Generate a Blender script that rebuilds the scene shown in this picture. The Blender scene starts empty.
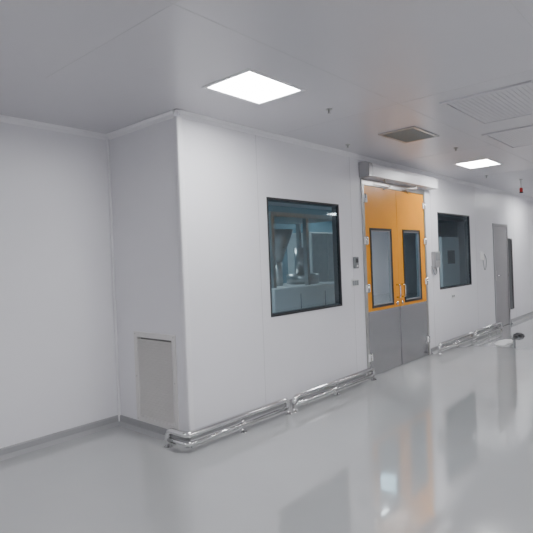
import bpy, bmesh, math, random
from mathutils import Vector, Matrix
random.seed(3)
col = bpy.context.scene.collection
H = 2.775

# ---------------- materials ----------------
def mat(name, color, rough=0.5, metal=0.0, spec=0.5, noise=0.0, nscale=3.0, bump=0.0, bscale=80, coat=0.0, rvar=0.0, stretch=None):
    m = bpy.data.materials.new(name); m.use_nodes = True
    nt = m.node_tree; b = nt.nodes['Principled BSDF']
    b.inputs['Base Color'].default_value = (*color, 1)
    b.inputs['Roughness'].default_value = rough
    b.inputs['Metallic'].default_value = metal
    b.inputs['Specular IOR Level'].default_value = spec
    b.inputs['Coat Weight'].default_value = coat
    tc = nt.nodes.new('ShaderNodeTexCoord')
    if noise > 0 or rvar > 0:
        n = nt.nodes.new('ShaderNodeTexNoise'); n.inputs['Scale'].default_value = nscale
        n.inputs['Detail'].default_value = 4
        if stretch:
            mp = nt.nodes.new('ShaderNodeMapping'); mp.inputs['Scale'].default_value = stretch
            nt.links.new(tc.outputs['Object'], mp.inputs['Vector']); nt.links.new(mp.outputs[0], n.inputs['Vector'])
        else:
            nt.links.new(tc.outputs['Object'], n.inputs['Vector'])
        if noise > 0:
            r = nt.nodes.new('ShaderNodeValToRGB')
            r.color_ramp.elements[0].position = 0.3; r.color_ramp.elements[1].position = 0.7
            r.color_ramp.elements[0].color = (*[c*(1-noise) for c in color], 1)
            r.color_ramp.elements[1].color = (*[min(1, c*(1+noise)) for c in color], 1)
            nt.links.new(n.outputs['Fac'], r.inputs['Fac'])
            nt.links.new(r.outputs['Color'], b.inputs['Base Color'])
        if rvar > 0:
            mr = nt.nodes.new('ShaderNodeMapRange')
            mr.inputs['To Min'].default_value = max(0.02, rough-rvar); mr.inputs['To Max'].default_value = rough+rvar
            nt.links.new(n.outputs['Fac'], mr.inputs['Value'])
            nt.links.new(mr.outputs['Result'], b.inputs['Roughness'])
    if bump > 0:
        n2 = nt.nodes.new('ShaderNodeTexNoise'); n2.inputs['Scale'].default_value = bscale
        bp = nt.nodes.new('ShaderNodeBump'); bp.inputs['Strength'].default_value = bump; bp.inputs['Distance'].default_value = 0.01
        nt.links.new(tc.outputs['Object'], n2.inputs['Vector'])
        nt.links.new(n2.outputs['Fac'], bp.inputs['Height'])
        nt.links.new(bp.outputs['Normal'], b.inputs['Normal'])
    return m

def emis(name, color, s):
    m = bpy.data.materials.new(name); m.use_nodes = True
    nt = m.node_tree; nt.nodes.clear()
    o = nt.nodes.new('ShaderNodeOutputMaterial'); e = nt.nodes.new('ShaderNodeEmission')
    e.inputs['Color'].default_value = (*color, 1); e.inputs['Strength'].default_value = s
    nt.links.new(e.outputs[0], o.inputs[0]); return m

def glass(name, tint, refl=0.1):
    m = bpy.data.materials.new(name); m.use_nodes = True
    nt = m.node_tree; nt.nodes.clear()
    o = nt.nodes.new('ShaderNodeOutputMaterial')
    t = nt.nodes.new('ShaderNodeBsdfTransparent'); t.inputs[0].default_value = (*tint, 1)
    g = nt.nodes.new('ShaderNodeBsdfGlossy'); g.inputs['Roughness'].default_value = 0.03
    g.inputs['Color'].default_value = (0.85, 0.95, 1, 1)
    lw = nt.nodes.new('ShaderNodeLayerWeight'); lw.inputs['Blend'].default_value = 0.25
    mr = nt.nodes.new('ShaderNodeMapRange'); mr.inputs['To Min'].default_value = refl; mr.inputs['To Max'].default_value = 0.75
    mx = nt.nodes.new('ShaderNodeMixShader')
    nt.links.new(lw.outputs['Fresnel'], mr.inputs['Value']); nt.links.new(mr.outputs[0], mx.inputs[0])
    nt.links.new(t.outputs[0], mx.inputs[1]); nt.links.new(g.outputs[0], mx.inputs[2])
    nt.links.new(mx.outputs[0], o.inputs[0]); return m

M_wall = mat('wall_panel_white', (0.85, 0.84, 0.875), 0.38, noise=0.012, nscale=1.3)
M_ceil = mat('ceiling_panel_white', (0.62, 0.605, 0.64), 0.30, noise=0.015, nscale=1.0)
M_floor = mat('floor_epoxy', (0.44, 0.445, 0.45), 0.085, spec=1.0, noise=0.03, nscale=1.2, rvar=0.025, bump=0.012, bscale=3, coat=0.6)
M_cove = mat('cove_grey', (0.34, 0.34, 0.35), 0.4, noise=0.03)
M_trimw = mat('trim_white', (0.87, 0.86, 0.89), 0.33, noise=0.01)
M_joint = mat('silicone_joint', (0.60, 0.59, 0.61), 0.5, noise=0.02)
M_steel = mat('stainless_brushed', (0.50, 0.49, 0.48), 0.30, metal=0.85, noise=0.06, nscale=9, rvar=0.06)
M_kick = mat('stainless_kick', (0.52, 0.52, 0.53), 0.20, metal=1.0, noise=0.04, nscale=6, rvar=0.03, stretch=(30, 30, 0.4))
M_chrome = mat('polished_steel', (0.72, 0.72, 0.72), 0.09, metal=1.0, noise=0.02)
M_orange = mat('door_orange', (0.90, 0.34, 0.0), 0.35, noise=0.03, nscale=4)
M_black = mat('black_gasket', (0.03, 0.03, 0.034), 0.45, noise=0.05)
M_alu = mat('aluminium_frame', (0.45, 0.45, 0.46), 0.35, metal=0.7, noise=0.03)
M_white = mat('white_plastic', (0.82, 0.82, 0.82), 0.4, noise=0.01)
M_grey = mat('grey_plastic', (0.25, 0.26, 0.27), 0.4, noise=0.03)
M_gdoor = mat('grey_door_paint', (0.33, 0.32, 0.33), 0.4, noise=0.03)
M_vent = mat('vent_grey', (0.34, 0.36, 0.35), 0.45, noise=0.05)
M_grille = mat('grille_frame', (0.76, 0.74, 0.73), 0.45, noise=0.02)
M_perf = mat('grille_louver', (0.84, 0.815, 0.80), 0.5, noise=0.015)
M_slot = mat('grille_slot', (0.30, 0.29, 0.28), 0.6, noise=0.03)
M_red = mat('red_plastic', (0.6, 0.03, 0.03), 0.35, noise=0.03)
M_dark = mat('dark_void', (0.05, 0.05, 0.055), 0.7, noise=0.05)
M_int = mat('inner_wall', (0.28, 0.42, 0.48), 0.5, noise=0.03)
M_cloth = mat('white_sheet', (0.85, 0.85, 0.85), 0.8, noise=0.03, bump=0.3, bscale=12)
M_bag = mat('black_bag', (0.03, 0.03, 0.035), 0.5, noise=0.1, bump=0.4, bscale=15)
M_glass = glass('window_glass', (0.42, 0.51, 0.55), 0.08)
M_dglass = glass('door_glass', (0.42, 0.58, 0.66), 0.10)
M_light = emis('led_diffuser', (0.985, 0.995, 1.0), 50.0)
M_lightin = emis('added_inner_glow', (0.80, 0.94, 1.0), 26.0)

# ---------------- helpers ----------------
def empty(name):
    e = bpy.data.objects.new(name, None); e.empty_display_size = 0.1
    col.objects.link(e); return e

def mkobj(name, bm, m, parent=None, smooth=False):
    bmesh.ops.recalc_face_normals(bm, faces=bm.faces)
    me = bpy.data.meshes.new(name); bm.to_mesh(me); bm.free()
    me.materials.append(m)
    if smooth:
        for p in me.polygons: p.use_smooth = True
    o = bpy.data.objects.new(name, me); col.objects.link(o)
    if parent: o.parent = parent
    return o

def addbox(bm, lo, hi):
    lo = [min(a, b) for a, b in zip(lo, hi)], [max(a, b) for a, b in zip(lo, hi)]
    a, b = lo
    vs = [bm.verts.new((x, y, z)) for x in (a[0], b[0]) for y in (a[1], b[1]) for z in (a[2], b[2])]
    for f in ((0,1,3,2),(4,6,7,5),(0,4,5,1),(2,3,7,6),(0,2,6,4),(1,5,7,3)):
        bm.faces.new([vs[i] for i in f])

def box(name, lo, hi, m, parent=None, bev=0.0):
    bm = bmesh.new(); addbox(bm, lo, hi)
    o = mkobj(name, bm, m, parent)
    if bev > 0:
        md = o.modifiers.new('bevel', 'BEVEL'); md.width = bev; md.segments = 3
    return o

def boxes(name, lst, m, parent=None, bev=0.0):
    bm = bmesh.new()
    for lo, hi in lst: addbox(bm, lo, hi)
    o = mkobj(name, bm, m, parent)
    if bev > 0:
        md = o.modifiers.new('bevel', 'BEVEL'); md.width = bev; md.segments = 2
    return o

def pane(name, x0, x1, y, z0, z1, m, parent):
    bm = bmesh.new()
    bm.faces.new([bm.verts.new(p) for p in ((x0, y, z0), (x1, y, z0), (x1, y, z1), (x0, y, z1))])
    return mkobj(name, bm, m, parent)

def panel(name, axis, u0, u1, v0, v1, t0, t1, holes, m, parent=None):
    """solid slab with rectangular holes. axis 'y': u=x v=z t=y ; 'x': u=y v=z t=x ; 'z': u=x v=y t=z"""
    us = sorted({u0, u1, *[h[0] for h in holes], *[h[1] for h in holes]})
    vs = sorted({v0, v1, *[h[2] for h in holes], *[h[3] for h in holes]})
    us = [u for u in us if u0 <= u <= u1]; vs = [v for v in vs if v0 <= v <= v1]
    def P(u, v, t):
        return {'y': (u, t, v), 'x': (t, u, v), 'z': (u, v, t)}[axis]
    def solid(i, j):
        if i < 0 or j < 0 or i >= len(us)-1 or j >= len(vs)-1: return False
        cu = (us[i]+us[i+1])/2; cv = (vs[j]+vs[j+1])/2
        return not any(h[0] < cu < h[1] and h[2] < cv < h[3] for h in holes)
    bm = bmesh.new(); cache = {}
    def V(i, j, k):
        if (i, j, k) not in cache: cache[(i, j, k)] = bm.verts.new(P(us[i], vs[j], (t0, t1)[k]))
        return cache[(i, j, k)]
    for i in range(len(us)-1):
        for j in range(len(vs)-1):
            if not solid(i, j): continue
            for k in (0, 1):
                bm.faces.new((V(i,j,k), V(i+1,j,k), V(i+1,j+1,k), V(i,j+1,k)))
            if not solid(i-1, j): bm.faces.new((V(i,j,0), V(i,j+1,0), V(i,j+1,1), V(i,j,1)))
            if not solid(i+1, j): bm.faces.new((V(i+1,j,0), V(i+1,j+1,0), V(i+1,j+1,1), V(i+1,j,1)))
            if not solid(i, j-1): bm.faces.new((V(i,j,0), V(i+1,j,0), V(i+1,j,1), V(i,j,1)))
            if not solid(i, j+1): bm.faces.new((V(i,j+1,0), V(i+1,j+1,0), V(i+1,j+1,1), V(i,j+1,1)))
    return mkobj(name, bm, m, parent)

def addcyl(bm, p0, p1, r0, r1=None, seg=24):
    if r1 is None: r1 = r0
    p0 = Vector(p0); p1 = Vector(p1); d = p1-p0
    q = d.to_track_quat('Z', 'Y').to_matrix().to_4x4()
    q.translation = (p0+p1)/2
    bmesh.ops.create_cone(bm, cap_ends=True, segments=seg, radius1=r0, radius2=r1, depth=d.length, matrix=q)

def cyls(name, lst, m, parent=None):
    bm = bmesh.new()
    for c in lst: addcyl(bm, *c)
    o = mkobj(name, bm, m, parent)
    for p in o.data.polygons:
        if len(p.vertices) == 4: p.use_smooth = True
    return o

def fillet(pts, r, n=6):
    pts = [Vector(p) for p in pts]; out = [pts[0]]
    for i in range(1, len(pts)-1):
        a, b, c = pts[i-1], pts[i], pts[i+1]
        d1 = (a-b).normalized(); d2 = (c-b).normalized()
        rr = min(r, (a-b).length*0.49, (c-b).length*0.49)
        s = b+d1*rr; e = b+d2*rr
        for k in range(n+1):
            t = k/n
            out.append(s*(1-t)**2 + b*2*t*(1-t) + e*t*t)
    out.append(pts[-1]); return out

def tube(name, pts, r, m, parent=None, fil=0.04, seg=14):
    ps = fillet(pts, fil) if fil > 0 else [Vector(p) for p in pts]
    bm = bmesh.new(); rings = []
    tang = [(ps[min(i+1, len(ps)-1)]-ps[max(i-1, 0)]).normalized() for i in range(len(ps))]
    n = tang[0].orthogonal().normalized()
    for i, p in enumerate(ps):
        n = (n - tang[i]*n.dot(tang[i])).normalized()
        b = tang[i].cross(n)
        rings.append([bm.verts.new(p + (n*math.cos(a)+b*math.sin(a))*r) for a in [2*math.pi*k/seg for k in range(seg)]])
    for i in range(len(rings)-1):
        for k in range(seg):
            bm.faces.new((rings[i][k], rings[i][(k+1) % seg], rings[i+1][(k+1) % seg], rings[i+1][k]))
    bm.faces.new(rings[0]); bm.faces.new(rings[-1])
    return mkobj(name, bm, m, parent, smooth=True)

def prism(name, prof, axis, a, b, m, parent=None):
    """extrude 2D profile. axis 'x': prof=(y,z); axis 'y': prof=(x,z)"""
    bm = bmesh.new()
    P = (lambda t, p: (t, p[0], p[1])) if axis == 'x' else (lambda t, p: (p[0], t, p[1]))
    r0 = [bm.verts.new(P(a, p)) for p in prof]; r1 = [bm.verts.new(P(b, p)) for p in prof]
    n = len(prof)
    for i in range(n): bm.faces.new((r0[i], r0[(i+1) % n], r1[(i+1) % n], r1[i]))
    bm.faces.new(r0); bm.faces.new(r1)
    return mkobj(name, bm, m, parent)

# ---------------- room shell ----------------
X0, X1, Y0, YL = -7.0, 17.0, -7.0, 1.05
W1 = (1.08, 2.34, 0.96, 2.135)
W2 = (5.17, 6.55, 0.96, 2.18)
D1 = (2.86, 4.68, 0.0, 2.50)
D2 = (7.80, 8.72, 0.0, 2.09)
RY = 4.2   # inner room back
box('floor', (X0-0.1, Y0-0.1, -0.1), (X1+0.1, RY+0.1, 0), M_floor)
T = 0.08
panel('wall_front', 'y', 0.0, X1, 0, H, 0.0, T, [W1, W2, D1, D2], M_wall)
panel('wall_side', 'x', T, YL, 0, H, 0.0, T, [(0.17, 0.71, 0.11, 0.88)], M_wall)
box('wall_left', (X0, YL, 0), (0.0+T, YL+T, H), M_wall)
box('wall_back', (X0-0.1, Y0, 0), (X0, YL+T, H), M_wall)
box('wall_right', (X0-0.1, Y0-0.1, 0), (X1+0.1, Y0, H), M_wall)
box('wall_far', (X1, Y0, 0), (X1+0.1, RY+0.1, H), M_wall)
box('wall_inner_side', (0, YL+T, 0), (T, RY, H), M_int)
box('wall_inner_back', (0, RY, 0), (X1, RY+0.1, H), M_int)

# ceiling with recesses for lights
lights = []
for x in (-4.59, 0.08, 4.75, 9.42, 14.09): lights.append((x, -0.80))
for x in (-4.2, -2.4, -0.6, 1.2, 3.0, 5.9, 9.42, 14.09): lights.append((x, -4.7))  # unseen row behind the camera, added to brighten the room
S = 0.285; SY = 0.215
inl = [(1.6, 1.2), (3.2, 3.0), (5.9, 1.4), (7.6, 3.0)]  # added lamps, brighten the inner room seen through the glass
holes = [(x-S, x+S, y-SY, y+SY) for x, y in lights]
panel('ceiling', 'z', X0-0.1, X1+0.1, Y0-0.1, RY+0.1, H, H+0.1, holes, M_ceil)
for x, y in lights:
    e = empty('ceiling_light_panel')
    sy = SY
    box('diffuser', (x-S+0.004, y-sy+0.004, H+0.012), (x+S-0.004, y+sy-0.004, H+0.03), M_light, e)
    panel('bezel', 'z', x-S-0.022, x+S+0.022, y-sy-0.022, y+sy+0.022, H-0.006, H-0.0005, [(x-S+0.006, x+S-0.006, y-sy+0.006, y+sy-0.006)], M_trimw, e)
for x, y in inl:
    e = empty('added_inner_light')
    box('diffuser', (x-0.3, y-0.3, H-0.03), (x+0.3, y+0.3, H-0.02), M_lightin, e)
    box('housing', (x-0.31, y-0.31, H-0.02), (x+0.31, y+0.31, H-0.0005), M_trimw, e)

# coves at ceiling (aluminium quarter coving)
c = 0.045
def coveprof(o, s):
    return [(o, H), (o, H-c), (o+s*0.008, H-c), (o+s*0.02, H-c*0.45), (o+s*c, H-0.006), (o+s*c, H)]
prism('trim_1', coveprof(0, -1), 'x', -c, X1, M_trimw)
prism('trim_2', coveprof(0, -1), 'y', -c, YL, M_trimw)
prism('trim_3', coveprof(YL, -1), 'x', X0, 0, M_trimw)
# corner post
bm = bmesh.new()
prof = [(0.045, 0), (0.045, -0.006), (0.02, -0.012), (0.0, -0.012), (-0.008, -0.008), (-0.012, 0.0), (-0.012, 0.02), (-0.006, 0.045), (0, 0.045), (0, 0)]
a = [bm.verts.new((p[0], p[1], 0)) for p in prof]; b = [bm.verts.new((p[0], p[1], H)) for p in prof]
for i in range(len(prof)): bm.faces.new((a[i], a[(i+1) % len(prof)], b[(i+1) % len(prof)], b[i]))
bm.faces.new(a); bm.faces.new(b)
mkobj('trim_4', bm, M_trimw)
# inner corner cove
box('trim_5', (-0.025, YL-0.025, 0.0), (0, YL, H), M_trimw, bev=0.01)

# baseboards
bh, bt = 0.085, 0.014
def baseprof(o, s): return [(o, 0), (o, bh), (o+s*bt*0.6, bh), (o+s*bt, bh-0.01), (o+s*bt*1.2, 0.03), (o+s*0.05, 0.0)]
prism('baseboard_left', baseprof(YL, -1), 'x', X0, 0, M_cove)
prism('baseboard_side', baseprof(0, -1), 'y', -0.02, YL, M_cove)
pr = empty('baseboard_front')
for k, (u, v) in enumerate(((-0.02, 2.80), (4.74, 7.75), (8.77, X1))):
    prism('strip_%d' % k, baseprof(0, -1), 'x', u, v, M_cove, pr)

# wall panel joints
wj = empty('trim_6')
for x in (-1.18, -2.36, -3.54, -4.72): box('joint', (x-0.002, YL-0.0012, bh), (x+0.002, YL, H-c), M_joint, wj)
for x in (0.95, 2.62, 4.92, 6.85, 9.2, 10.4): box('joint', (x-0.002, -0.0012, bh), (x+0.002, 0, H-c), M_joint, wj)
cj = empty('trim_7')
for y in (-1.35, -2.55, -3.75, -5.0): box('joint', (X0, y-0.003, H-0.0012), (X1, y+0.003, H), M_joint, cj)
for x in (-5.9, -3.5, -1.1, 1.25, 3.6, 5.95, 8.3, 10.7): box('joint', (x-0.003, Y0, H-0.0012), (x+0.003, 0, H), M_joint, cj)

# ---------------- windows ----------------
def window(name, w):
    e = empty(name)
    x0, x1, z0, z1 = w
    f = 0.022
    panel('outer_gasket', 'y', x0-0.006, x1+0.006, z0-0.006, z1+0.006, -0.005, 0.012, [(x0+0.012, x1-0.012, z0+0.012, z1-0.012)], M_black, e)
    panel('frame', 'y', x0+0.001, x1-0.001, z0+0.001, z1-0.001, 0.012, T-0.002, [(x0+f, x1-f, z0+f, z1-f)], M_black, e)
    pane('pane', x0+0.012, x1-0.012, 0.011, z0+0.012, z1-0.012, M_glass, e)
window('window_1', W1); window('window_2', W2)

# ---------------- orange double door ----------------
d = empty('door_1')
x0, x1 = D1[0], D1[1]; fw = 0.05; topz = 2.42
boxes('frame', [((x0+0.001, -0.02, 0), (x0+fw, T+0.01, topz)), ((x1-fw, -0.02, 0), (x1-0.001, T+0.01, topz)),
                ((x0+0.001, -0.02, topz), (x1-0.001, T+0.01, 2.499))], M_steel, d, bev=0.004)
xm = 3.765; dy0, dy1 = -0.012, 0.035
def leaf(tag, a, b, wa, wb):
    kz = 0.82
    panel('leaf_orange_'+tag, 'y', a, b, kz, topz-0.004, dy0, dy1, [(wa, wb, 0.87, 1.87)], M_orange, d)
    box('leaf_base_'+tag, (a, dy0, 0.008), (b, dy1, kz), M_kick, d)
    box('kick_plate_'+tag, (a+0.01, dy0-0.003, 0.02), (b-0.01, dy0, kz-0.005), M_kick, d)
    panel('vision_frame_'+tag, 'y', wa-0.012, wb+0.012, 0.858, 1.882, dy0-0.008, dy0, [(wa+0.018, wb-0.018, 0.888, 1.852)], M_black, d)
    panel('vision_inner_'+tag, 'y', wa+0.001, wb-0.001, 0.871, 1.869, dy0, dy1, [(wa+0.03, wb-0.03, 0.90, 1.84)], M_alu, d)
    pane('vision_glass_'+tag, wa+0.03, wb-0.03, 0.005, 0.90, 1.84, M_dglass, d)
leaf('left', x0+fw+0.003, xm-0.003, 3.03, 3.58)
leaf('right', xm+0.003, x1-fw-0.003, 3.93, 4.46)
box('meeting_seal', (xm-0.0028, -0.006, 0.01), (xm+0.0028, 0.03, topz-0.01), M_black, d)
# pull handles
for k, hx in enumerate((xm-0.075, xm+0.075)):
    tube('handle_%d' % k, [(hx, dy0, 0.95), (hx, dy0-0.055, 0.95), (hx, dy0-0.055, 1.12), (hx, dy0, 1.12)], 0.010, M_chrome, d, fil=0.025)
    cyls('lock_%d' % k, [((hx, dy0, 0.87), (hx, dy0-0.012, 0.87), 0.024)], M_chrome, d)
# hinges
hl = []
for hz in (0.25, 1.12, 1.72, 2.25):
    for hx in (x0+fw, x1-fw):
        hl.append(((hx, -0.034, hz-0.055), (hx, -0.034, hz+0.055), 0.013))
cyls('hinge_barrels', hl, M_chrome, d)
hb = []
for hz in (0.25, 1.12, 1.72, 2.25):
    hb.append(((x0+0.005, -0.03, hz-0.045), (x0+fw+0.05, -0.021, hz+0.045)))
    hb.append(((x1-fw-0.05, -0.03, hz-0.045), (x1-0.005, -0.021, hz+0.045)))
boxes('hinge_plates', hb, M_trimw, d)

# operator casing above the door
op = empty('door_operator')
prof = [(-0.001, 2.515), (-0.001, 2.685), (-0.10, 2.685), (-0.135, 2.665), (-0.145, 2.63), (-0.145, 2.515)]
prism('casing', prof, 'x', x0+0.06, 4.86, M_trimw, op)
prism('end_cap_left', [(-0.001, 2.508), (-0.001, 2.69), (-0.104, 2.69), (-0.14, 2.67), (-0.15, 2.635), (-0.15, 2.508)], 'x', x0-0.03, x0+0.06, M_alu, op)
prism('end_cap_right', [(-0.001, 2.508), (-0.001, 2.69), (-0.104, 2.69), (-0.14, 2.67), (-0.15, 2.635), (-0.15, 2.508)], 'x', 4.86, 4.88, M_white, op)
for k, ax in enumerate((3.30, 4.22)):
    tube('arm_%d' % k, [(ax, -0.10, 2.515), (ax, -0.10, 2.475), (ax+0.25*(1 if k == 0 else -1), -0.05, 2.45), (ax+0.1*(1 if k == 0 else -1), -0.025, 2.40)], 0.008, M_steel, op, fil=0.01)

# ---------------- grey far door ----------------
g = empty('door_2')
a0, a1, zt = D2[0], D2[1], D2[3]
boxes('frame', [((a0+0.001, -0.015, 0), (a0+0.05, T, zt-0.05)), ((a1-0.05, -0.015, 0), (a1-0.001, T, zt-0.05)), ((a0+0.001, -0.015, zt-0.05), (a1-0.001, T, zt-0.001))], M_alu, g)
box('leaf', (a0+0.053, -0.005, 0.008), (a1-0.053, 0.04, zt-0.053), M_gdoor, g, bev=0.003)
box('lever_plate', (a0+0.09, -0.012, 0.95), (a0+0.13, -0.005, 1.15), M_steel, g)
tube('lever', [(a0+0.11, -0.012, 1.05), (a0+0.11, -0.055, 1.05), (a0+0.23, -0.055, 1.05)], 0.009, M_chrome, g, fil=0.015)
cyls('hinges', [((a1-0.05, -0.02, z-0.05), (a1-0.05, -0.02, z+0.05), 0.012) for z in (0.3, 1.05, 1.8)], M_steel, g)
g2 = empty('dark_gap_strip')  # added dark strip, stands in for the dark gap of the ajar door
box('body', (8.75, -0.05, 0.30), (8.87, -0.001, 1.80), M_grey, g2, bev=0.006)
box('gap_face', (8.76, -0.058, 0.32), (8.86, -0.05, 1.78), M_dark, g2, bev=0.003)

# ---------------- return-air grille ----------------
gr = empty('return_air_grille')
ga, gb, gz0, gz1 = 0.14, 0.74, 0.09, 0.91
panel('flange', 'x', ga, gb, gz0, gz1, -0.012, -0.0005, [(ga+0.045, gb-0.045, gz0+0.045, gz1-0.045)], M_grille, gr)
panel('inner_frame', 'x', ga+0.032, gb-0.032, gz0+0.022, gz1-0.032, 0.0, 0.03, [(ga+0.05, gb-0.05, gz0+0.05, gz1-0.05)], M_grille, gr)
bm = bmesh.new()
z = gz0+0.056
while z < gz1-0.06:
    vs = [bm.verts.new(p) for p in ((-0.006, ga+0.05, z), (-0.006, gb-0.05, z), (0.012, gb-0.05, z+0.014), (0.012, ga+0.05, z+0.014),
                                    (-0.006, ga+0.05, z-0.003), (-0.006, gb-0.05, z-0.003), (0.012, gb-0.05, z+0.011), (0.012, ga+0.05, z+0.011))]
    for f in ((0,1,2,3),(4,7,6,5),(0,4,5,1),(2,6,7,3),(0,3,7,4),(1,5,6,2)): bm.faces.new([vs[i] for i in f])
    z += 0.022
mkobj('louvers', bm, M_perf, gr)
box('plenum_back', (0.032, ga+0.04, gz0+0.03), (0.05, gb-0.04, gz1-0.04), M_slot, gr)
cyls('screws', [((-0.012, y, z), (-0.015, y, z), 0.006) for y in (ga+0.02, gb-0.02) for z in (gz0+0.02, 0.5, gz1-0.02)], M_steel, gr)

# ---------------- stainless bumper rails ----------------
def rail(pts, posts):
    e = empty('bumper_rail')
    for k, z in enumerate((0.145, 0.070)):
        path = [(p[0], p[1], z) for p in pts]
        if k == 0:
            path = [(pts[0][0], pts[0][1], 0.0)] + path + [(pts[-1][0], pts[-1][1], 0.0)]
        tube('tube_%d' % k, path, 0.027 if k == 0 else 0.022, M_chrome, e, fil=0.07)
    cl = []
    for (x, y) in posts + [pts[0], pts[-1]]:
        if (x, y) in posts: cl.append(((x, y, 0), (x, y, 0.14), 0.014))
        cl.append(((x, y, 0), (x, y, 0.008), 0.038))
    cyls('posts', cl, M_chrome, e)
rail([(-0.13, 0.13), (-0.13, -0.12), (1.14, -0.12)], [(0.5, -0.12)])
rail([(1.24, -0.12), (2.80, -0.12)], [(2.0, -0.12)])
rail([(4.78, -0.12), (6.2, -0.12)], [(5.5, -0.12)])
rail([(6.3, -0.12), (7.72, -0.12)], [(7.0, -0.12)])

# ---------------- wall devices ----------------
k = empty('intercom')
box('body', (2.62, -0.035, 1.38), (2.70, 0, 1.52), M_grey, k, bev=0.006)
box('screen', (2.635, -0.037, 1.45), (2.685, -0.035, 1.50), M_black, k)
cyls('button', [((2.66, -0.035, 1.41), (2.66, -0.042, 1.41), 0.012)], M_white, k)
k = empty('light_switch')
box('plate', (2.56, -0.012, 1.16), (2.72, 0, 1.25), M_white, k, bev=0.004)
boxes('rockers', [((2.575, -0.018, 1.175), (2.61, -0.012, 1.235)), ((2.622, -0.018, 1.175), (2.657, -0.012, 1.235)), ((2.669, -0.018, 1.175), (2.704, -0.012, 1.235))], M_grey, k)
k = empty('access_control_box')
box('body', (4.88, -0.07, 1.31), (5.06, 0, 1.56), M_alu, k, bev=0.012)
box('reader', (4.90, -0.076, 1.42), (5.04, -0.07, 1.54), M_grey, k)
tube('cable', [(4.97, -0.03, 1.31), (4.97, -0.05, 1.24), (4.90, -0.04, 1.20), (4.86, -0.01, 1.34)], 0.006, M_grey, k, fil=0.03)
k = empty('wall_phone')
box('base', (7.02, -0.04, 1.38), (7.12, 0, 1.54), M_white, k, bev=0.01)
box('handset', (7.03, -0.07, 1.38), (7.06, -0.04, 1.54), M_white, k, bev=0.01)
tube('cord', [(7.05, -0.05, 1.38), (7.08, -0.06, 1.18), (7.22, -0.04, 1.22), (7.30, -0.03, 1.40), (7.20, -0.02, 1.50), (7.12, -0.02, 1.48)], 0.006, M_grey, k, fil=0.08)
k = empty('wall_socket')
box('plate', (5.62, -0.01, 0.78), (5.74, 0, 0.85), M_white, k, bev=0.003)
cyls('outlets', [((5.65+i*0.06, -0.01, 0.815), (5.65+i*0.06, -0.013, 0.815), 0.018) for i in (0, 1)], M_grey, k)

# ---------------- ceiling fittings ----------------
v = empty('ceiling_diffuser')
ax0, ax1, ay0, ay1 = 2.03, 2.63, -1.12, -0.72
panel('flange', 'z', ax0, ax1, ay0, ay1, H-0.012, H-0.0005, [(ax0+0.03, ax1-0.03, ay0+0.03, ay1-0.03)], M_alu, v)
lst = []; x = ax0+0.04
while x < ax1-0.04:
    lst.append(((x, ay0+0.03, H-0.010), (x+0.006, ay1-0.03, H-0.001))); x += 0.024
boxes('blades', lst, M_vent, v)
box('back', (ax0+0.03, ay0+0.03, H-0.001), (ax1-0.03, ay1-0.03, H-0.0002), M_vent, v)

def hepa(x0, x1, y0, y1):
    e = empty('hepa_terminal')
    panel('frame', 'z', x0, x1, y0, y1, H-0.014, H-0.0005, [(x0+0.04, x1-0.04, y0+0.04, y1-0.04)], M_ceil, e)
    panel('shadow_gap', 'z', x0-0.006, x1+0.006, y0-0.006, y1+0.006, H-0.003, H-0.0003, [(x0, x1, y0, y1)], M_joint, e)
    lst = []; n = 16
    for i in range(n):
        t = y0+0.05+(y1-y0-0.1)*i/n
        lst.append(((x0+0.045, t, H-0.010), (x1-0.045, t+(y1-y0-0.1)/n*0.88, H-0.008)))
    boxes('slats', lst, M_ceil, e)
    box('mesh_back', (x0+0.04, y0+0.04, H-0.005), (x1-0.04, y1-0.04, H-0.0008), M_joint, e)
hepa(1.49, 2.50, -2.30, -1.60)
hepa(2.95, 3.96, -2.05, -1.45)

def sprinkler(x, y):
    e = empty('sprinkler_head')
    cyls('body', [((x, y, H), (x, y, H-0.006), 0.028), ((x, y, H-0.006), (x, y, H-0.030), 0.009), ((x, y, H-0.034), (x, y, H-0.036), 0.015)], M_steel, e)
    boxes('arms', [((x-0.012, y-0.002, H-0.034), (x-0.009, y+0.002, H-0.02)), ((x+0.009, y-0.002, H-0.034), (x+0.012, y+0.002, H-0.02)), ((x-0.012, y-0.002, H-0.034), (x+0.012, y+0.002, H-0.030))], M_steel, e)
for p in ((0.93, -0.87), (2.20, -0.25), (6.0, -0.5), (3.4, -1.0)): sprinkler(*p)

al = empty('hanging_alarm_beacon')
ax, ay = 6.99, -0.76
cyls('stem', [((ax, ay, H), (ax, ay, H-0.01), 0.03), ((ax, ay, H), (ax, ay, H-0.15), 0.007)], M_steel, al)
cyls('beacon', [((ax, ay, H-0.15), (ax, ay, H-0.17), 0.02, 0.028), ((ax, ay, H-0.17), (ax, ay, H-0.22), 0.028, 0.024)], M_red, al)
cyls('base', [((ax, ay, H-0.22), (ax, ay, H-0.24), 0.03)], M_black, al)

# ---------------- things on floor far right ----------------
def lump(name, cx, cy, sx, sy, h, m, seed):
    random.seed(seed); bm = bmesh.new()
    bmesh.ops.create_icosphere(bm, subdivisions=4, radius=1)
    from mathutils import noise
    for vv in bm.verts:
        nn = noise.noise(vv.co*2.2+Vector((seed, 0, 0)))*0.3 + noise.noise(vv.co*6)*0.08
        q = vv.co*(1+nn)
        vv.co = Vector((cx+q.x*sx, cy+q.y*sy, max(0.0, (q.z+0.55)*h/1.6)))
    return mkobj(name, bm, m, None, smooth=True)
lump('black_bag', 7.05, -0.62, 0.16, 0.08, 0.06, M_bag, 4)
lump('crumpled_plastic_sheet', 6.2, -0.62, 0.30, 0.10, 0.04, M_cloth, 7)
lump('crumpled_plastic_sheet.001', 8.2, -0.75, 0.35, 0.12, 0.05, M_cloth, 11)

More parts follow.
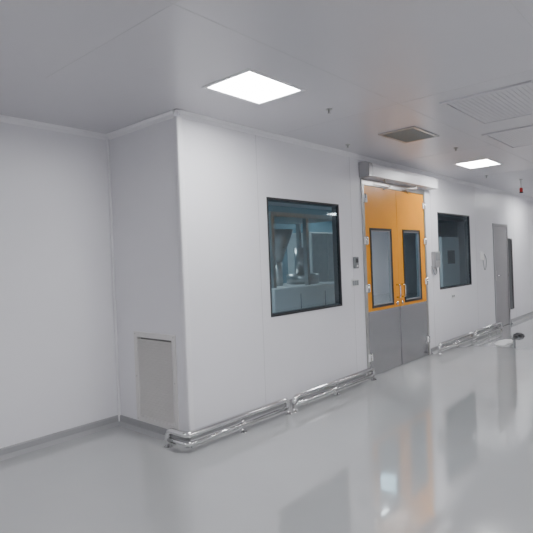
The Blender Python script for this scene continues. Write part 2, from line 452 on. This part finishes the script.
# ---------------- equipment inside the room ----------------
q = empty('packing_machine')
box('lower_cabinet', (2.3, 1.0, 0.06), (4.0, 1.9, 1.15), M_white, q, bev=0.02)
boxes('upper_frame', [((2.35, 1.05, 1.15), (2.41, 1.11, 2.1)), ((3.89, 1.05, 1.15), (3.95, 1.11, 2.1)), ((2.35, 1.79, 1.15), (2.41, 1.85, 2.1)), ((3.89, 1.79, 1.15), (3.95, 1.85, 2.1)), ((2.35, 1.05, 2.1), (3.95, 1.85, 2.16)), ((3.1, 1.05, 1.15), (3.16, 1.11, 2.1))], M_steel, q)
cyls('hopper', [((2.9, 1.45, 1.5), (2.9, 1.45, 1.95), 0.08, 0.26), ((2.9, 1.45, 1.15), (2.9, 1.45, 1.5), 0.08)], M_steel, q)
cyls('turret', [((3.5, 1.45, 1.15), (3.5, 1.45, 1.3), 0.25), ((3.5, 1.45, 1.3), (3.5, 1.45, 1.7), 0.12)], M_steel, q)
cyls('feet', [((x, y, 0), (x, y, 0.06), 0.03) for x in (2.4, 3.9) for y in (1.1, 1.8)], M_steel, q)
boxes('panel_lines', [((2.85, 0.994, 0.15), (2.86, 1.0, 1.05)), ((3.43, 0.994, 0.15), (3.44, 1.0, 1.05))], M_grey, q)
q = empty('steel_cupboard')
box('body', (5.3, 2.6, 0.08), (6.4, 3.2, 2.05), M_white, q, bev=0.01)
boxes('doors', [((5.32, 2.58, 0.1), (5.84, 2.6, 2.03)), ((5.86, 2.58, 0.1), (6.38, 2.6, 2.03))], M_steel, q)
boxes('legs', [((x, y, 0), (x+0.05, y+0.05, 0.08)) for x in (5.32, 6.33) for y in (2.62, 3.13)], M_grey, q)
q = empty('control_cabinet')
box('body', (8.2, 1.2, 0.1), (9.2, 1.8, 1.9), M_white, q, bev=0.01)
box('plinth', (8.22, 1.22, 0), (9.18, 1.78, 0.1), M_grey, q)
box('screen', (8.5, 1.19, 1.3), (8.9, 1.2, 1.6), M_black, q)

# ---------------- world ----------------
w = bpy.data.worlds.new('world'); bpy.context.scene.world = w; w.use_nodes = True
w.node_tree.nodes['Background'].inputs[0].default_value = (0.5, 0.52, 0.55, 1)
w.node_tree.nodes['Background'].inputs[1].default_value = 0.3

# ---------------- camera ----------------
cam = bpy.data.cameras.new('camera'); co = bpy.data.objects.new('camera', cam); col.objects.link(co)
cam.sensor_width = 36; cam.lens = 509.5/533*36; cam.clip_start = 0.05
p = math.radians(0.5); r = 0.039
Fh = Vector((0.7489, 0.6627, 0)).normalized()
F = Fh*math.cos(p)+Vector((0, 0, -math.sin(p)))
R0 = Vector((Fh.y, -Fh.x, 0)); U0 = R0.cross(F)
cr = R0*math.cos(r)-U0*math.sin(r); cu = R0*math.sin(r)+U0*math.cos(r)
m4 = Matrix(((cr.x, cu.x, -F.x, -2.70), (cr.y, cu.y, -F.y, -3.306), (cr.z, cu.z, -F.z, 1.5), (0, 0, 0, 1)))
co.matrix_world = m4
bpy.context.scene.camera = co
